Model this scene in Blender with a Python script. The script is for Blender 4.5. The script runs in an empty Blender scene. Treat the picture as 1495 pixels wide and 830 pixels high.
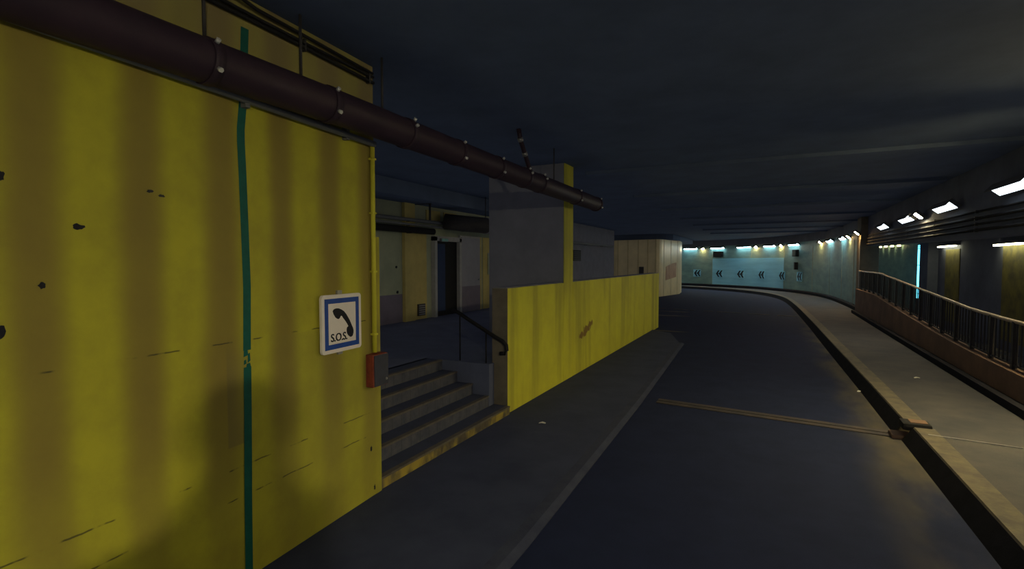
# Road tunnel at night: yellow wall with SOS sign, stair recess, curved far wall, lit walkway.
# World axes: +Y runs along the road, +X to the right of it, Z up; the road surface is z = 0.
import bpy, bmesh, math, random
from mathutils import Vector, Matrix
random.seed(7)
C = bpy.context.scene.collection
PI = math.pi

# ------------------------------------------------------------------ materials
def mat(name, col, col2=None, scale=3.0, rough=0.75, bump=0.0, bscale=40.0, metal=0.0, spec=0.3,
        stretch=(1, 1, 1), lo=0.35, hi=0.65, extra=None):
    m = bpy.data.materials.new(name); m.use_nodes = True
    nt = m.node_tree; N = nt.nodes; L = nt.links
    b = N['Principled BSDF']
    b.inputs['Roughness'].default_value = rough
    b.inputs['Metallic'].default_value = metal
    b.inputs['Specular IOR Level'].default_value = spec
    geo = N.new('ShaderNodeNewGeometry')
    mp = N.new('ShaderNodeMapping'); mp.inputs['Scale'].default_value = stretch
    L.new(geo.outputs['Position'], mp.inputs['Vector'])
    if col2 is None:
        col2 = tuple(c * 0.8 for c in col)
    n = N.new('ShaderNodeTexNoise'); n.inputs['Scale'].default_value = scale
    n.inputs['Detail'].default_value = 6; n.inputs['Roughness'].default_value = 0.65
    L.new(mp.outputs[0], n.inputs['Vector'])
    mr = N.new('ShaderNodeMapRange'); mr.inputs['From Min'].default_value = lo; mr.inputs['From Max'].default_value = hi
    L.new(n.outputs['Fac'], mr.inputs['Value'])
    mx = N.new('ShaderNodeMix'); mx.data_type = 'RGBA'
    mx.inputs['A'].default_value = (*col, 1); mx.inputs['B'].default_value = (*col2, 1)
    L.new(mr.outputs[0], mx.inputs['Factor'])
    out = mx.outputs['Result']
    if extra:
        out = extra(nt, geo, out)
    L.new(out, b.inputs['Base Color'])
    if bump > 0:
        n2 = N.new('ShaderNodeTexNoise'); n2.inputs['Scale'].default_value = bscale; n2.inputs['Detail'].default_value = 4
        L.new(geo.outputs['Position'], n2.inputs['Vector'])
        bp = N.new('ShaderNodeBump'); bp.inputs['Strength'].default_value = bump; bp.inputs['Distance'].default_value = 0.01
        L.new(n2.outputs['Fac'], bp.inputs['Height']); L.new(bp.outputs[0], b.inputs['Normal'])
    return m

def emit(name, col, strength):
    m = bpy.data.materials.new(name); m.use_nodes = True
    nt = m.node_tree; nt.nodes.clear()
    e = nt.nodes.new('ShaderNodeEmission'); e.inputs[0].default_value = (*col, 1); e.inputs[1].default_value = strength
    o = nt.nodes.new('ShaderNodeOutputMaterial'); nt.links.new(e.outputs[0], o.inputs[0])
    return m

def mixc(nt, fac, a, col):
    mx = nt.nodes.new('ShaderNodeMix'); mx.data_type = 'RGBA'
    nt.links.new(fac, mx.inputs['Factor']); nt.links.new(a, mx.inputs['A']); mx.inputs['B'].default_value = (*col, 1)
    return mx.outputs['Result']

def math_(nt, op, a, b=None):
    n = nt.nodes.new('ShaderNodeMath'); n.operation = op
    for i, v in enumerate((a, b)):
        if v is None: continue
        if isinstance(v, (int, float)): n.inputs[i].default_value = v
        else: nt.links.new(v, n.inputs[i])
    return n.outputs[0]

def ramp(nt, v, a, b):
    n = nt.nodes.new('ShaderNodeMapRange'); n.interpolation_type = 'SMOOTHSTEP'
    n.inputs['From Min'].default_value = a; n.inputs['From Max'].default_value = b
    nt.links.new(v, n.inputs['Value']); return n.outputs[0]

def noise(nt, vec, scale, stretch=None, detail=3):
    if stretch:
        mp = nt.nodes.new('ShaderNodeMapping'); mp.inputs['Scale'].default_value = stretch
        nt.links.new(vec, mp.inputs['Vector']); vec = mp.outputs[0]
    n = nt.nodes.new('ShaderNodeTexNoise'); n.inputs['Scale'].default_value = scale; n.inputs['Detail'].default_value = detail
    nt.links.new(vec, n.inputs['Vector']); return n.outputs['Fac']

def flicker_and_grime(nt, geo, col):
    """lamp-flicker bands painted into the colour, a darker worn paint field and thin cracked block joints on the yellow wall"""
    s = nt.nodes.new('ShaderNodeSeparateXYZ'); nt.links.new(geo.outputs['Position'], s.inputs[0])
    x, y, z = s.outputs
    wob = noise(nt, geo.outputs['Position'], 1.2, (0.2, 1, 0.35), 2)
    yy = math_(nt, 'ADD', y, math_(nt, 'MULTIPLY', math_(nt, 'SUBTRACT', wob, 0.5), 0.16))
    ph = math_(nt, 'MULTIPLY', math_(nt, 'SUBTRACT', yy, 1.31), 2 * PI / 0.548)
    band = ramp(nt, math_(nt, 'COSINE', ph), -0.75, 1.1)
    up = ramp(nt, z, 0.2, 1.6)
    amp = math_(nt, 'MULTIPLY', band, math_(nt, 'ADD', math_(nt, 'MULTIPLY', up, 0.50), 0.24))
    col = mixc(nt, amp, col, (0.185, 0.125, 0.042))  # dark bands of lamp flicker mixed into the wall colour
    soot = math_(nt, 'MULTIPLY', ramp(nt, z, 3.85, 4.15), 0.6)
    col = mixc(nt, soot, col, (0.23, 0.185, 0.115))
    # thin cracked joints
    jit = math_(nt, 'MULTIPLY', math_(nt, 'SUBTRACT', noise(nt, geo.outputs['Position'], 9.0), 0.5), 0.02)
    for zj in (0.935, 0.70, 1.90):
        d = math_(nt, 'ABSOLUTE', math_(nt, 'SUBTRACT', math_(nt, 'ADD', z, jit), zj))
        line = math_(nt, 'SUBTRACT', 1.0, ramp(nt, d, 0.002, 0.008))
        brk = ramp(nt, noise(nt, geo.outputs['Position'], 5.0, (1, 1, 0.2)), 0.50, 0.60)
        col = mixc(nt, math_(nt, 'MULTIPLY', line, math_(nt, 'MULTIPLY', brk, 0.8)), col, (0.03, 0.03, 0.02))
    # rectangle of shade painted into the colour beside the green stripe
    ry = math_(nt, 'MULTIPLY', ramp(nt, y, 2.405, 2.42), math_(nt, 'SUBTRACT', 1.0, ramp(nt, y, 2.60, 2.61)))
    rz = math_(nt, 'MULTIPLY', ramp(nt, z, 1.10, 1.115), math_(nt, 'SUBTRACT', 1.0, ramp(nt, z, 1.6, 2.0)))
    col = mixc(nt, math_(nt, 'MULTIPLY', math_(nt, 'MULTIPLY', ry, rz), 0.5), col, (0.16, 0.12, 0.06))
    # duller paint towards the free edge below the joint
    dz = math_(nt, 'MULTIPLY', math_(nt, 'SUBTRACT', 1.0, ramp(nt, z, 1.88, 1.9)), ramp(nt, y, 2.5, 3.4))
    col = mixc(nt, math_(nt, 'MULTIPLY', dz, 0.22), col, (0.22, 0.20, 0.06))
    return col

def parapet_dirt(nt, geo, col):
    s = nt.nodes.new('ShaderNodeSeparateXYZ'); nt.links.new(geo.outputs['Position'], s.inputs[0])
    x, y, z = s.outputs
    st = ramp(nt, noise(nt, geo.outputs['Position'], 2.2, (1, 1, 0.08), 4), 0.48, 0.72)
    col = mixc(nt, math_(nt, 'MULTIPLY', st, 0.45), col, (0.16, 0.13, 0.04))
    # rusty scuff low on the long panel
    d1 = math_(nt, 'MULTIPLY', math_(nt, 'SUBTRACT', y, 11.25), 1 / 0.62)
    d2 = math_(nt, 'MULTIPLY', math_(nt, 'SUBTRACT', math_(nt, 'SUBTRACT', z, 0.93), math_(nt, 'MULTIPLY', math_(nt, 'SUBTRACT', y, 11.25), 0.22)), 1 / 0.13)
    d = math_(nt, 'SQRT', math_(nt, 'ADD', math_(nt, 'MULTIPLY', d1, d1), math_(nt, 'MULTIPLY', d2, d2)))
    d = math_(nt, 'ADD', d, math_(nt, 'MULTIPLY', math_(nt, 'SUBTRACT', noise(nt, geo.outputs['Position'], 7.0), 0.5), 2.2))
    sc = math_(nt, 'SUBTRACT', 1.0, ramp(nt, d, 0.5, 0.85))
    return mixc(nt, math_(nt, 'MULTIPLY', sc, 0.85), col, (0.16, 0.07, 0.03))

def worn_yellow(nt, geo, col):
    w = ramp(nt, noise(nt, geo.outputs['Position'], 4.0, (1, 1, 0.5), 5), 0.42, 0.62)
    return mixc(nt, math_(nt, 'MULTIPLY', w, 0.85), col, (0.42, 0.32, 0.05))

def tile_seams(nt, geo, col):
    s = nt.nodes.new('ShaderNodeSeparateXYZ'); nt.links.new(geo.outputs['Position'], s.inputs[0])
    f = math_(nt, 'FRACT', math_(nt, 'MULTIPLY', s.outputs[1], 1 / 0.19))
    line = math_(nt, 'SUBTRACT', 1.0, ramp(nt, f, 0.02, 0.07))
    return mixc(nt, math_(nt, 'MULTIPLY', line, 0.6), col, (0.02, 0.02, 0.025))

def road_dirt(nt, geo, col):
    s = nt.nodes.new('ShaderNodeSeparateXYZ'); nt.links.new(geo.outputs['Position'], s.inputs[0])
    x, y, z = s.outputs
    # dusty strip beside the right kerb, wheel-polished lanes
    e = ramp(nt, x, 0.9, 1.6)
    e = math_(nt, 'MULTIPLY', e, ramp(nt, noise(nt, geo.outputs['Position'], 1.5, (1, 0.4, 1), 4), 0.3, 0.7))
    col = mixc(nt, math_(nt, 'MULTIPLY', e, 0.7), col, (0.13, 0.112, 0.065))
    return col

M = {}
M['yellow'] = mat('yellow_paint', (0.44, 0.415, 0.034), (0.355, 0.325, 0.034), 2.5, 0.6, 0.10, 30, spec=0.25, extra=flicker_and_grime)
M['yellow2'] = mat('yellow_paint_parapet', (0.66, 0.635, 0.05), (0.57, 0.53, 0.05), 1.6, 0.6, 0.08, 30, spec=0.25, extra=parapet_dirt)
M['fin'] = mat('dark_concrete', (0.19, 0.195, 0.245), (0.155, 0.16, 0.205), 2.0, 0.85, 0.1)
M['bare'] = mat('bare_brown_concrete', (0.17, 0.145, 0.11), (0.12, 0.105, 0.085), 3, 0.85)
M['conc'] = mat('grey_concrete', (0.22, 0.21, 0.20), (0.15, 0.145, 0.14), 2.5, 0.85, 0.12)
M['ceil'] = mat('sooty_ceiling', (0.095, 0.128, 0.215), (0.077, 0.104, 0.175), 1.5, 0.95, 0.1, 12)
M['asphalt'] = mat('asphalt', (0.016, 0.023, 0.064), (0.0125, 0.018, 0.052), 2.2, 0.9, 0.35, 160, spec=0.15, extra=road_dirt)
M['pave'] = mat('dark_pavement', (0.043, 0.053, 0.105), (0.029, 0.037, 0.08), 1.6, 0.85, 0.3, 120)
M['kerbl'] = mat('worn_kerb_stone', (0.046, 0.053, 0.092), (0.027, 0.034, 0.072), 3, 0.85, 0.2, 60)
M['kerb'] = mat('kerb_stone', (0.15, 0.128, 0.09), (0.085, 0.077, 0.07), 5, 0.8, 0.2, 60)
M['kerbface'] = mat('kerb_face_shade', (0.022, 0.022, 0.03), (0.016, 0.016, 0.022), 4, 0.95, 0.1, 60, spec=0.1)  # near-black colour holds the shade on the kerb face
M['joint'] = mat('dull_joint_steel', (0.075, 0.06, 0.055), (0.035, 0.033, 0.042), 3, 0.7)
M['walk'] = mat('walkway_asphalt', (0.082, 0.079, 0.085), (0.050, 0.052, 0.066), 1.4, 0.85, 0.25, 120)
M['teal'] = mat('teal_stripe_paint', (0.004, 0.105, 0.085), (0.003, 0.085, 0.07), 12, 0.6)
M['pipe'] = mat('dark_red_pipe_paint', (0.040, 0.024, 0.038), (0.03, 0.019, 0.032), 6, 0.55)
M['black'] = mat('black_rubber', (0.012, 0.012, 0.015), None, 10, 0.7)
M['steel'] = mat('galvanised_steel', (0.42, 0.42, 0.42), (0.30, 0.30, 0.31), 12, 0.4, metal=0.6)
M['zinc'] = mat('bright_zinc_bolt', (0.92, 0.92, 0.88), None, 10, 0.28, metal=0.5)
M['grey'] = mat('grey_enamel', (0.16, 0.17, 0.18), (0.13, 0.135, 0.15), 8, 0.6)
M['dark_enamel'] = mat('dark_slate_enamel', (0.05, 0.055, 0.08), (0.04, 0.043, 0.06), 8, 0.6)
M['white'] = mat('white_enamel', (0.80, 0.74, 0.70), (0.74, 0.68, 0.64), 6, 0.45)
M['blue'] = mat('blue_sign_film', (0.02, 0.075, 0.36), None, 10, 0.45)
M['ink'] = mat('black_sign_film', (0.008, 0.01, 0.02), None, 10, 0.45)
M['red'] = mat('red_paint', (0.25, 0.05, 0.03), (0.15, 0.035, 0.025), 20, 0.6)
M['creamd'] = mat('cream_cover_strip', (0.52, 0.43, 0.25), (0.42, 0.35, 0.2), 1.2, 0.4)
M['cream'] = mat('cream_tunnel_cladding', (0.74, 0.62, 0.36), (0.62, 0.52, 0.31), 1.2, 0.32, 0.03, 3, spec=0.5)
M['tealwall'] = mat('pale_green_tunnel_paint', (0.235, 0.37, 0.34), (0.16, 0.26, 0.26), 0.9, 0.6, stretch=(1, 1, 3))
M['bluepan'] = mat('pale_blue_cladding', (0.32, 0.70, 0.92), (0.25, 0.58, 0.78), 0.9, 0.5, stretch=(0.4, 0.4, 4))
M['brown'] = mat('soot_and_shade_brown', (0.12, 0.13, 0.17), (0.09, 0.098, 0.13), 1.3, 0.8)
M['plinth'] = mat('reddish_low_wall', (0.20, 0.12, 0.085), (0.13, 0.085, 0.065), 1.8, 0.85, 0.15)
M['rail'] = mat('dark_railing_paint', (0.05, 0.048, 0.052), None, 8, 0.55)
M['handrail'] = mat('worn_metal_handrail', (0.46, 0.36, 0.25), (0.32, 0.26, 0.2), 6, 0.4, metal=0.3)
M['landing'] = mat('dark_landing_floor', (0.10, 0.115, 0.19), (0.08, 0.092, 0.155), 2, 0.8, 0.1)
M['tread'] = mat('stair_tile', (0.05, 0.06, 0.11), (0.038, 0.047, 0.085), 4, 0.7)
M['riser'] = mat('stair_riser_tile', (0.092, 0.095, 0.12), (0.05, 0.056, 0.085), 6, 0.75, extra=tile_seams)
M['riser_y'] = mat('worn_yellow_riser', (0.13, 0.11, 0.07), (0.07, 0.06, 0.05), 6, 0.75, extra=worn_yellow)
M['nose'] = mat('stair_nosing', (0.13, 0.11, 0.095), (0.08, 0.07, 0.065), 8, 0.6)
M['alc'] = mat('alcove_green_wall', (0.36, 0.38, 0.27), (0.28, 0.31, 0.23), 1.4, 0.8)
M['alcy'] = mat('alcove_yellow_plaster', (0.52, 0.43, 0.16), (0.40, 0.33, 0.13), 1.4, 0.8)
M['passy'] = mat('painted_glow_yellow', (0.20, 0.17, 0.045), (0.10, 0.09, 0.045), 2.5, 0.8)  # yellow tint for the lit spots below the passage lamps
M['dado'] = mat('alcove_purple_dado', (0.19, 0.165, 0.22), (0.15, 0.135, 0.18), 1.4, 0.8)
M['leaf'] = mat('grey_door_paint', (0.28, 0.28, 0.33), (0.23, 0.23, 0.28), 2, 0.6)
M['frame'] = mat('pale_door_frame', (0.34, 0.34, 0.35), None, 4, 0.6)
M['dblue'] = mat('dark_blue_interior', (0.03, 0.05, 0.12), None, 2, 0.8)
M['lampbody'] = mat('lamp_housing', (0.10, 0.10, 0.11), None, 6, 0.6)
M['fluor'] = emit('fluorescent_glow', (0.78, 0.92, 1.0), 4)
M['fluor_cool'] = emit('cool_fluorescent_glow', (0.52, 0.90, 1.0), 38)
M['fluor_small'] = emit('passage_lamp_glow', (1.0, 0.97, 0.6), 13)
M['sodium'] = emit('sodium_glow', (1.0, 0.83, 0.48), 270)
M['sodium_new'] = emit('strong_sodium_glow', (1.0, 0.88, 0.56), 2250)
M['sodium_far'] = emit('weak_sodium_glow', (1.0, 0.60, 0.22), 230)
M['sodium_hood'] = emit('hooded_sodium_glow', (1.0, 0.80, 0.36), 1150)
M['cyan'] = emit('cyan_tube_glow', (0.12, 0.72, 1.0), 4.5)
M['warmdot'] = emit('small_warm_lamp_glow', (1.0, 0.85, 0.4), 8)
M['tealdot'] = mat('pale_teal_plastic', (0.16, 0.42, 0.42), None, 10, 0.4)
M['scrap'] = mat('white_paper', (0.75, 0.74, 0.68), None, 10, 0.8)
M['patch'] = mat('dull_red_poster', (0.50, 0.33, 0.21), (0.36, 0.20, 0.14), 1.6, 0.6)

# ------------------------------------------------------------------ mesh helpers
class MB:
    def __init__(s): s.b = bmesh.new()
    def verts(s, vs, fs):
        v = [s.b.verts.new(p) for p in vs]
        for f in fs:
            try: s.b.faces.new([v[i] for i in f])
            except ValueError: pass
        return s
    def box(s, x0, x1, y0, y1, z0, z1, mtx=None, bev=0.0):
        t = bmesh.new()
        bmesh.ops.create_cube(t, size=1)
        for v in t.verts:
            v.co = Vector(((x0 + x1) / 2 + v.co.x * (x1 - x0), (y0 + y1) / 2 + v.co.y * (y1 - y0), (z0 + z1) / 2 + v.co.z * (z1 - z0)))
        if bev > 0: bmesh.ops.bevel(t, geom=t.edges[:], offset=bev, segments=2, affect='EDGES', profile=0.7)
        if mtx: bmesh.ops.transform(t, matrix=mtx, verts=t.verts)
        s._take(t); return s
    def _take(s, t):
        me = bpy.data.meshes.new('tmp'); t.to_mesh(me); t.free(); s.b.from_mesh(me); bpy.data.meshes.remove(me)
    def prism(s, pts, h0, h1, fn):
        """outline pts (u,v) extruded from h0 to h1; fn(u,v,h) -> xyz"""
        n = len(pts)
        vs = [fn(u, v, h0) for u, v in pts] + [fn(u, v, h1) for u, v in pts]
        fs = [list(range(n))[::-1], list(range(n, 2 * n))] + [[i, (i + 1) % n, n + (i + 1) % n, n + i] for i in range(n)]
        return s.verts(vs, fs)
    def tube(s, path, r, seg=16, cap=True):
        P = [Vector(p) for p in path]; rings = []
        up = Vector((0, 0, 1))
        rr = r if isinstance(r, (list, tuple)) else [r] * len(P)
        for i, p in enumerate(P):
            t = (P[min(i + 1, len(P) - 1)] - P[max(i - 1, 0)]).normalized()
            a = up if abs(t.dot(up)) < 0.95 else Vector((1, 0, 0))
            u = t.cross(a).normalized(); w = u.cross(t)
            rings.append([s.b.verts.new(p + (u * math.cos(2 * PI * k / seg) + w * math.sin(2 * PI * k / seg)) * rr[i]) for k in range(seg)])
        for i in range(len(P) - 1):
            for k in range(seg):
                f = s.b.faces.new([rings[i][k], rings[i][(k + 1) % seg], rings[i + 1][(k + 1) % seg], rings[i + 1][k]]); f.smooth = True
        if cap:
            s.b.faces.new(rings[0][::-1]); s.b.faces.new(rings[-1])
        return s
    def strip(s, prof):
        """loft of equal-length cross-sections, closed profile: prof = list of rings"""
        R = [[s.b.verts.new(p) for p in ring] for ring in prof]; n = len(R[0])
        for i in range(len(R) - 1):
            for k in range(n):
                s.b.faces.new([R[i][k], R[i][(k + 1) % n], R[i + 1][(k + 1) % n], R[i + 1][k]])
        s.b.faces.new(R[0][::-1]); s.b.faces.new(R[-1]); return s
    def sphere(s, c, r, su=24, sv=14, sz=1.0):
        t = bmesh.new(); bmesh.ops.create_uvsphere(t, u_segments=su, v_segments=sv, radius=r)
        for v in t.verts: v.co = Vector((v.co.x + c[0], v.co.y + c[1], v.co.z * sz + c[2]))
        for f in t.faces: f.smooth = True
        s._take(t); return s
    def hexnut(s, c, d, r, h):
        d = Vector(d).normalized(); c = Vector(c)
        return s.tube([c, c + d * h], r, 6)
    def build(s, name, m, parent=None, loc=None):
        bmesh.ops.recalc_face_normals(s.b, faces=s.b.faces)
        me = bpy.data.meshes.new(name); s.b.to_mesh(me); s.b.free()
        me.materials.append(M[m] if isinstance(m, str) else m)
        o = bpy.data.objects.new(name, me); C.objects.link(o)
        if parent: o.parent = parent
        if loc: o.location = loc
        return o

def tag(o, label, cat, group=None, kind=None):
    o['label'] = label; o['category'] = cat
    if group: o['group'] = group
    if kind: o['kind'] = kind
    return o
def thing(name, label, cat, loc=(0, 0, 0), rz=0, group=None, kind=None):
    o = bpy.data.objects.new(name, None); C.objects.link(o)
    o.location = loc; o.rotation_euler = (0, 0, rz); o.empty_display_size = 0.1
    return tag(o, label, cat, group, kind)
def struct(o, label, cat='structure'):
    return tag(o, label, cat, None, 'structure')
def dup(root, loc, rz, label, group=None):
    r = root.copy(); C.objects.link(r); r.location = loc; r.rotation_euler = (0, 0, rz)
    r['label'] = label
    if group: r['group'] = group
    for ch in list(root.children):
        c = ch.copy(); C.objects.link(c); c.parent = r
        for g in list(ch.children):
            d = g.copy(); C.objects.link(d); d.parent = c
    return r

# smooth plan paths
def dense(P, n=24):
    P = [Vector(p) for p in P]; out = []
    for i in range(len(P) - 1):
        p0, p1, p2, p3 = P[max(i - 1, 0)], P[i], P[i + 1], P[min(i + 2, len(P) - 1)]
        d = (p2 - p1).length
        m1 = (p2 - p0) / (p2 - p0).length * d; m2 = (p3 - p1) / (p3 - p1).length * d
        for k in range(n):
            t = k / n
            out.append((2*t**3 - 3*t**2 + 1)*p1 + (t**3 - 2*t**2 + t)*m1 + (-2*t**3 + 3*t**2)*p2 + (t**3 - t**2)*m2)
    out.append(P[-1]); return out
class Path:
    def __init__(s, P, n=24):
        s.D = dense(P, n); s.L = [0]
        for a, b in zip(s.D, s.D[1:]): s.L.append(s.L[-1] + (b - a).length)
    def at(s, q):
        q = min(max(q, 0), s.L[-1] - 1e-5)
        for i in range(len(s.L) - 1):
            if s.L[i] <= q <= s.L[i + 1]: break
        f = (q - s.L[i]) / max(s.L[i + 1] - s.L[i], 1e-9)
        p = s.D[i].lerp(s.D[i + 1], f); t = (s.D[min(i + 2, len(s.D) - 1)] - s.D[max(i - 1, 0)]).normalized()
        return p, t, Vector((-t.y, t.x))          # point, tangent, normal to the left (towards the road)
    def off(s, q, d, z):
        p, t, n = s.at(q); return (p.x + n.x * d, p.y + n.y * d, z)
    def sweep(s, mb, q0, q1, prof, step=0.6):
        """prof: closed outline of (offset to the left, z)"""
        k = max(1, int((q1 - q0) / step)); rings = []
        for i in range(k + 1):
            q = q0 + (q1 - q0) * i / k
            rings.append([s.off(q, d, z) for d, z in prof])
        mb.strip(rings); return mb

WALL = Path([(3.8, -16), (3.8, 10), (3.8, 20), (3.8, 27), (3.72, 32), (3.35, 37.8), (2.5, 41.7), (1.0, 45.2), (-1.8, 49), (-8, 53.2), (-16, 56.3), (-26, 58)])
KERB = Path([(1.66, 9.0), (1.60, 12.4), (1.5, 17), (1.37, 23.6), (1.05, 33.6), (0.62, 38.6), (-0.25, 42.2), (-1.7, 45.3), (-4.2, 48.3), (-8.7, 51.4), (-16, 54.4), (-26, 56.2)])
CEIL = 4.5

# ------------------------------------------------------------------ ground
struct(MB().box(-13, 9, -16, 64, -0.3, 0.0).build('road', 'asphalt'), 'dark asphalt carriageway curving left ahead', 'road')
# left pavement and its worn kerb (tapers out before the end of the parapet)
PV = 0.04
b = MB(); b.prism([(-3.95, -16), (-2.02, -16), (-1.97, 5), (-2.12, 9), (-2.42, 16.2), (-3.0, 18.2), (-3.95, 19.0)], -0.02, PV, lambda u, v, h: (u, v, h))
struct(b.build('pavement', 'pave'), 'dark low pavement along the foot of the yellow wall and stairs', 'pavement')
b = MB()
kp = [(-1.86, -16), (-1.86, 4), (-1.99, 9), (-2.29, 16.2)]
rings = []
for (x, y) in kp:
    rings.append([(x - 0.16, y, -0.02), (x - 0.16, y, PV + 0.004), (x - 0.05, y, PV + 0.004), (x + 0.02, y, 0.012), (x + 0.02, y, -0.02)])
b.strip(rings)
struct(b.build('kerb', 'kerbl'), 'worn flush kerb strip between the dark pavement and the carriageway', 'kerb')
# right walkway
WZ = 0.20
b = MB()
pts = []
k = 60
outer = [(1.95, -16), (1.97, 8.9)] + [KERB.off(KERB.L[-1] * i / k, -0.30, 0)[:2] for i in range(1, k + 1)]
inner = [(3.9, -16), (3.9, 8.9)] + [WALL.off(25 + (WALL.L[-1] - 25) * i / k, -0.1, 0)[:2] for i in range(1, k + 1)]
for i in range(len(outer) - 1):
    o0, o1, i0, i1 = outer[i], outer[i + 1], inner[i], inner[i + 1]
    b.verts([(o0[0], o0[1], WZ), (o1[0], o1[1], WZ), (i1[0], i1[1], WZ), (i0[0], i0[1], WZ)], [[0, 1, 2, 3]])
bmesh.ops.remove_doubles(b.b, verts=b.b.verts[:], dist=1e-4)
g = bmesh.ops.extrude_face_region(b.b, geom=b.b.faces[:])
bmesh.ops.translate(b.b, vec=(0, 0, -0.21), verts=[e for e in g['geom'] if isinstance(e, bmesh.types.BMVert)])
struct(b.build('walkway', 'walk'), 'raised walkway with warm lamp light between kerb and railing', 'walkway')
# right kerb, near and far runs with the joint between them
def kerbset(mk_stone, mk_face, label):
    o = mk_stone.build('kerb', 'kerb'); struct(o, label, 'kerb')
    f = mk_face.build('kerb_face', 'kerbface', o)
    return o
st, fc = MB(), MB()
yy = [-16, 0, 4, 8.78]; xx = [1.72, 1.74, 1.755, 1.70]
st.strip([[(x + 0.125, y, 0.19), (x + 0.14, y, WZ + 0.012), (x + 0.37, y, WZ + 0.012), (x + 0.37, y, 0.0), (x + 0.05, y, 0.0)] for x, y in zip(xx, yy)])
fc.strip([[(x, y, -0.01), (x + 0.125, y, 0.195), (x + 0.15, y, 0.195), (x + 0.06, y, -0.01)] for x, y in zip(xx, yy)])
kerbset(st, fc, 'near run of stone kerb with shade-coloured face, this side of the steel joint')
st, fc = MB(), MB()
KERB.sweep(st, 0.1, KERB.L[-1], [(-0.125, 0.19), (-0.14, WZ + 0.012), (-0.37, WZ + 0.012), (-0.37, 0.0), (-0.05, 0.0)])
KERB.sweep(fc, 0.1, KERB.L[-1], [(0, -0.01), (-0.125, 0.195), (-0.15, 0.195), (-0.06, -0.01)])
kerbset(st, fc, 'far run of stone kerb sweeping round the left bend past the steel joint')

# ------------------------------------------------------------------ ceiling and beams
struct(MB().box(-13, 9, -16, 64, CEIL, CEIL + 0.3).build('ceiling', 'ceil'), 'sooty dark tunnel ceiling over road and recess', 'ceiling')
for i, y in enumerate((11.0, 15.5, 20, 24.5, 29, 33.5, 38)):
    struct(MB().box(-3.7, 3.7, y, y + 0.25, CEIL - 0.07, CEIL + 0.02).build('ceiling_beam', 'ceil'), 'shallow soot-dark beam across the ceiling, number %s over the road from the viewer' % ('one', 'two', 'three', 'four', 'five', 'six', 'seven')[i], 'beam')

# ------------------------------------------------------------------ left yellow wall block
def pw(y): return -3.60 - 0.064 * (y - 2.765)          # face of the slightly splayed wall
b = MB()
b.prism([(pw(-3), -3), (pw(4.145), 4.145), (-9, 4.145), (-9, -16), (pw(-3), -16)][::-1], -0.01, CEIL, lambda u, v, h: (u, v, h))
b.prism([(pw(4.0) - 0.02, 4.0), (pw(4.145) + 0.004, 4.145), (pw(4.215) + 0.004, 4.215), (-5.2, 4.215), (-5.2, 4.0)][::-1], -0.01, 2.76, lambda u, v, h: (u, v, h))
wl = struct(b.build('wall_left', 'yellow'), 'big bright yellow painted wall with lamp-flicker bands in its colour and a teal stripe', 'wall')
# teal painted stripe with chipped gap
pts = [(2.632, 4.27), (2.615, 3.95), (2.60, 3.70), (2.577, 3.50), (2.576, 3.40), (2.583, 3.18), (2.592, 2.77), (2.60, 2.3), (2.592, 1.98), (2.588, 1.82)]
pts2 = [(2.588, 1.69), (2.583, 1.3), (2.57, 0.7), (2.562, 0.05)]
b = MB()
for PP in (pts, pts2):
    for (y0, z0), (y1, z1) in zip(PP, PP[1:]):
        n = max(1, int((z0 - z1) / 0.05))
        for i in range(n):
            ya, yb = y0 + (y1 - y0) * i / n, y0 + (y1 - y0) * (i + 1) / n
            za, zb = z0 + (z1 - z0) * i / n, z0 + (z1 - z0) * (i + 1) / n
            w = 0.034
            b.verts([(pw(ya - w) + .003, ya - w, za), (pw(ya + w) + .003, ya + w, za), (pw(yb + w) + .003, yb + w, zb), (pw(yb - w) + .003, yb - w, zb)], [[0, 1, 2, 3]])
# chips of remaining paint in the worn gap
for (dy, z, w, h) in ((-0.012, 1.80, 0.02, 0.03), (0.015, 1.76, 0.012, 0.04), (-0.02, 1.73, 0.012, 0.02), (0.01, 1.70, 0.02, 0.02)):
    y = 2.588 + dy
    b.verts([(pw(y) + .003, y - w, z - h), (pw(y) + .003, y + w, z - h * .6), (pw(y) + .003, y + w * .7, z + h), (pw(y) + .003, y - w * .8, z + h * .7)], [[0, 1, 2, 3]])
b.build('painted_stripe', 'teal', wl)
# dark splats
def blob(y, z, ry, rz, seed):
    r = random.Random(seed); n = 14
    ps = []
    for i in range(n):
        q = 0.65 + 0.5 * r.random(); ps.append((y + math.cos(2 * PI * i / n) * ry * q, z + math.sin(2 * PI * i / n) * rz * q))
    MB().prism(ps, 0.0, 0.004, lambda u, v, h: (pw(u) + h, u, v)).build('dark_splat', 'ink', wl)
blob(1.178, 2.938, 0.016, 0.026, 1); blob(1.506, 2.699, 0.030, 0.020, 2); blob(1.50, 2.70, 0.014, 0.014, 6)
blob(1.328, 2.374, 0.019, 0.019, 3); blob(1.15, 2.145, 0.028, 0.045, 4)
blob(1.905, 2.950, 0.022, 0.010, 5); blob(1.975, 2.929, 0.024, 0.011, 7); blob(4.05, 0.55, 0.014, 0.03, 8); blob(4.1, 0.12, 0.012, 0.03, 9)

# vertical conduit beside the corner
t = thing('conduit', 'thin vertical conduit running down the yellow wall beside its free corner', 'conduit', (pw(4.09), 4.09, 0))
MB().tube([(0.03, 0, 1.56), (0.03, 0, 3.72)], 0.024, 12).build('tube', 'yellow2', t)
for z in (1.75, 2.4, 3.0, 3.55):
    bb = MB().box(-0.005, 0.056, -0.028, 0.028, z - 0.009, z + 0.009).build('clip', 'yellow2', t)

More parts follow.
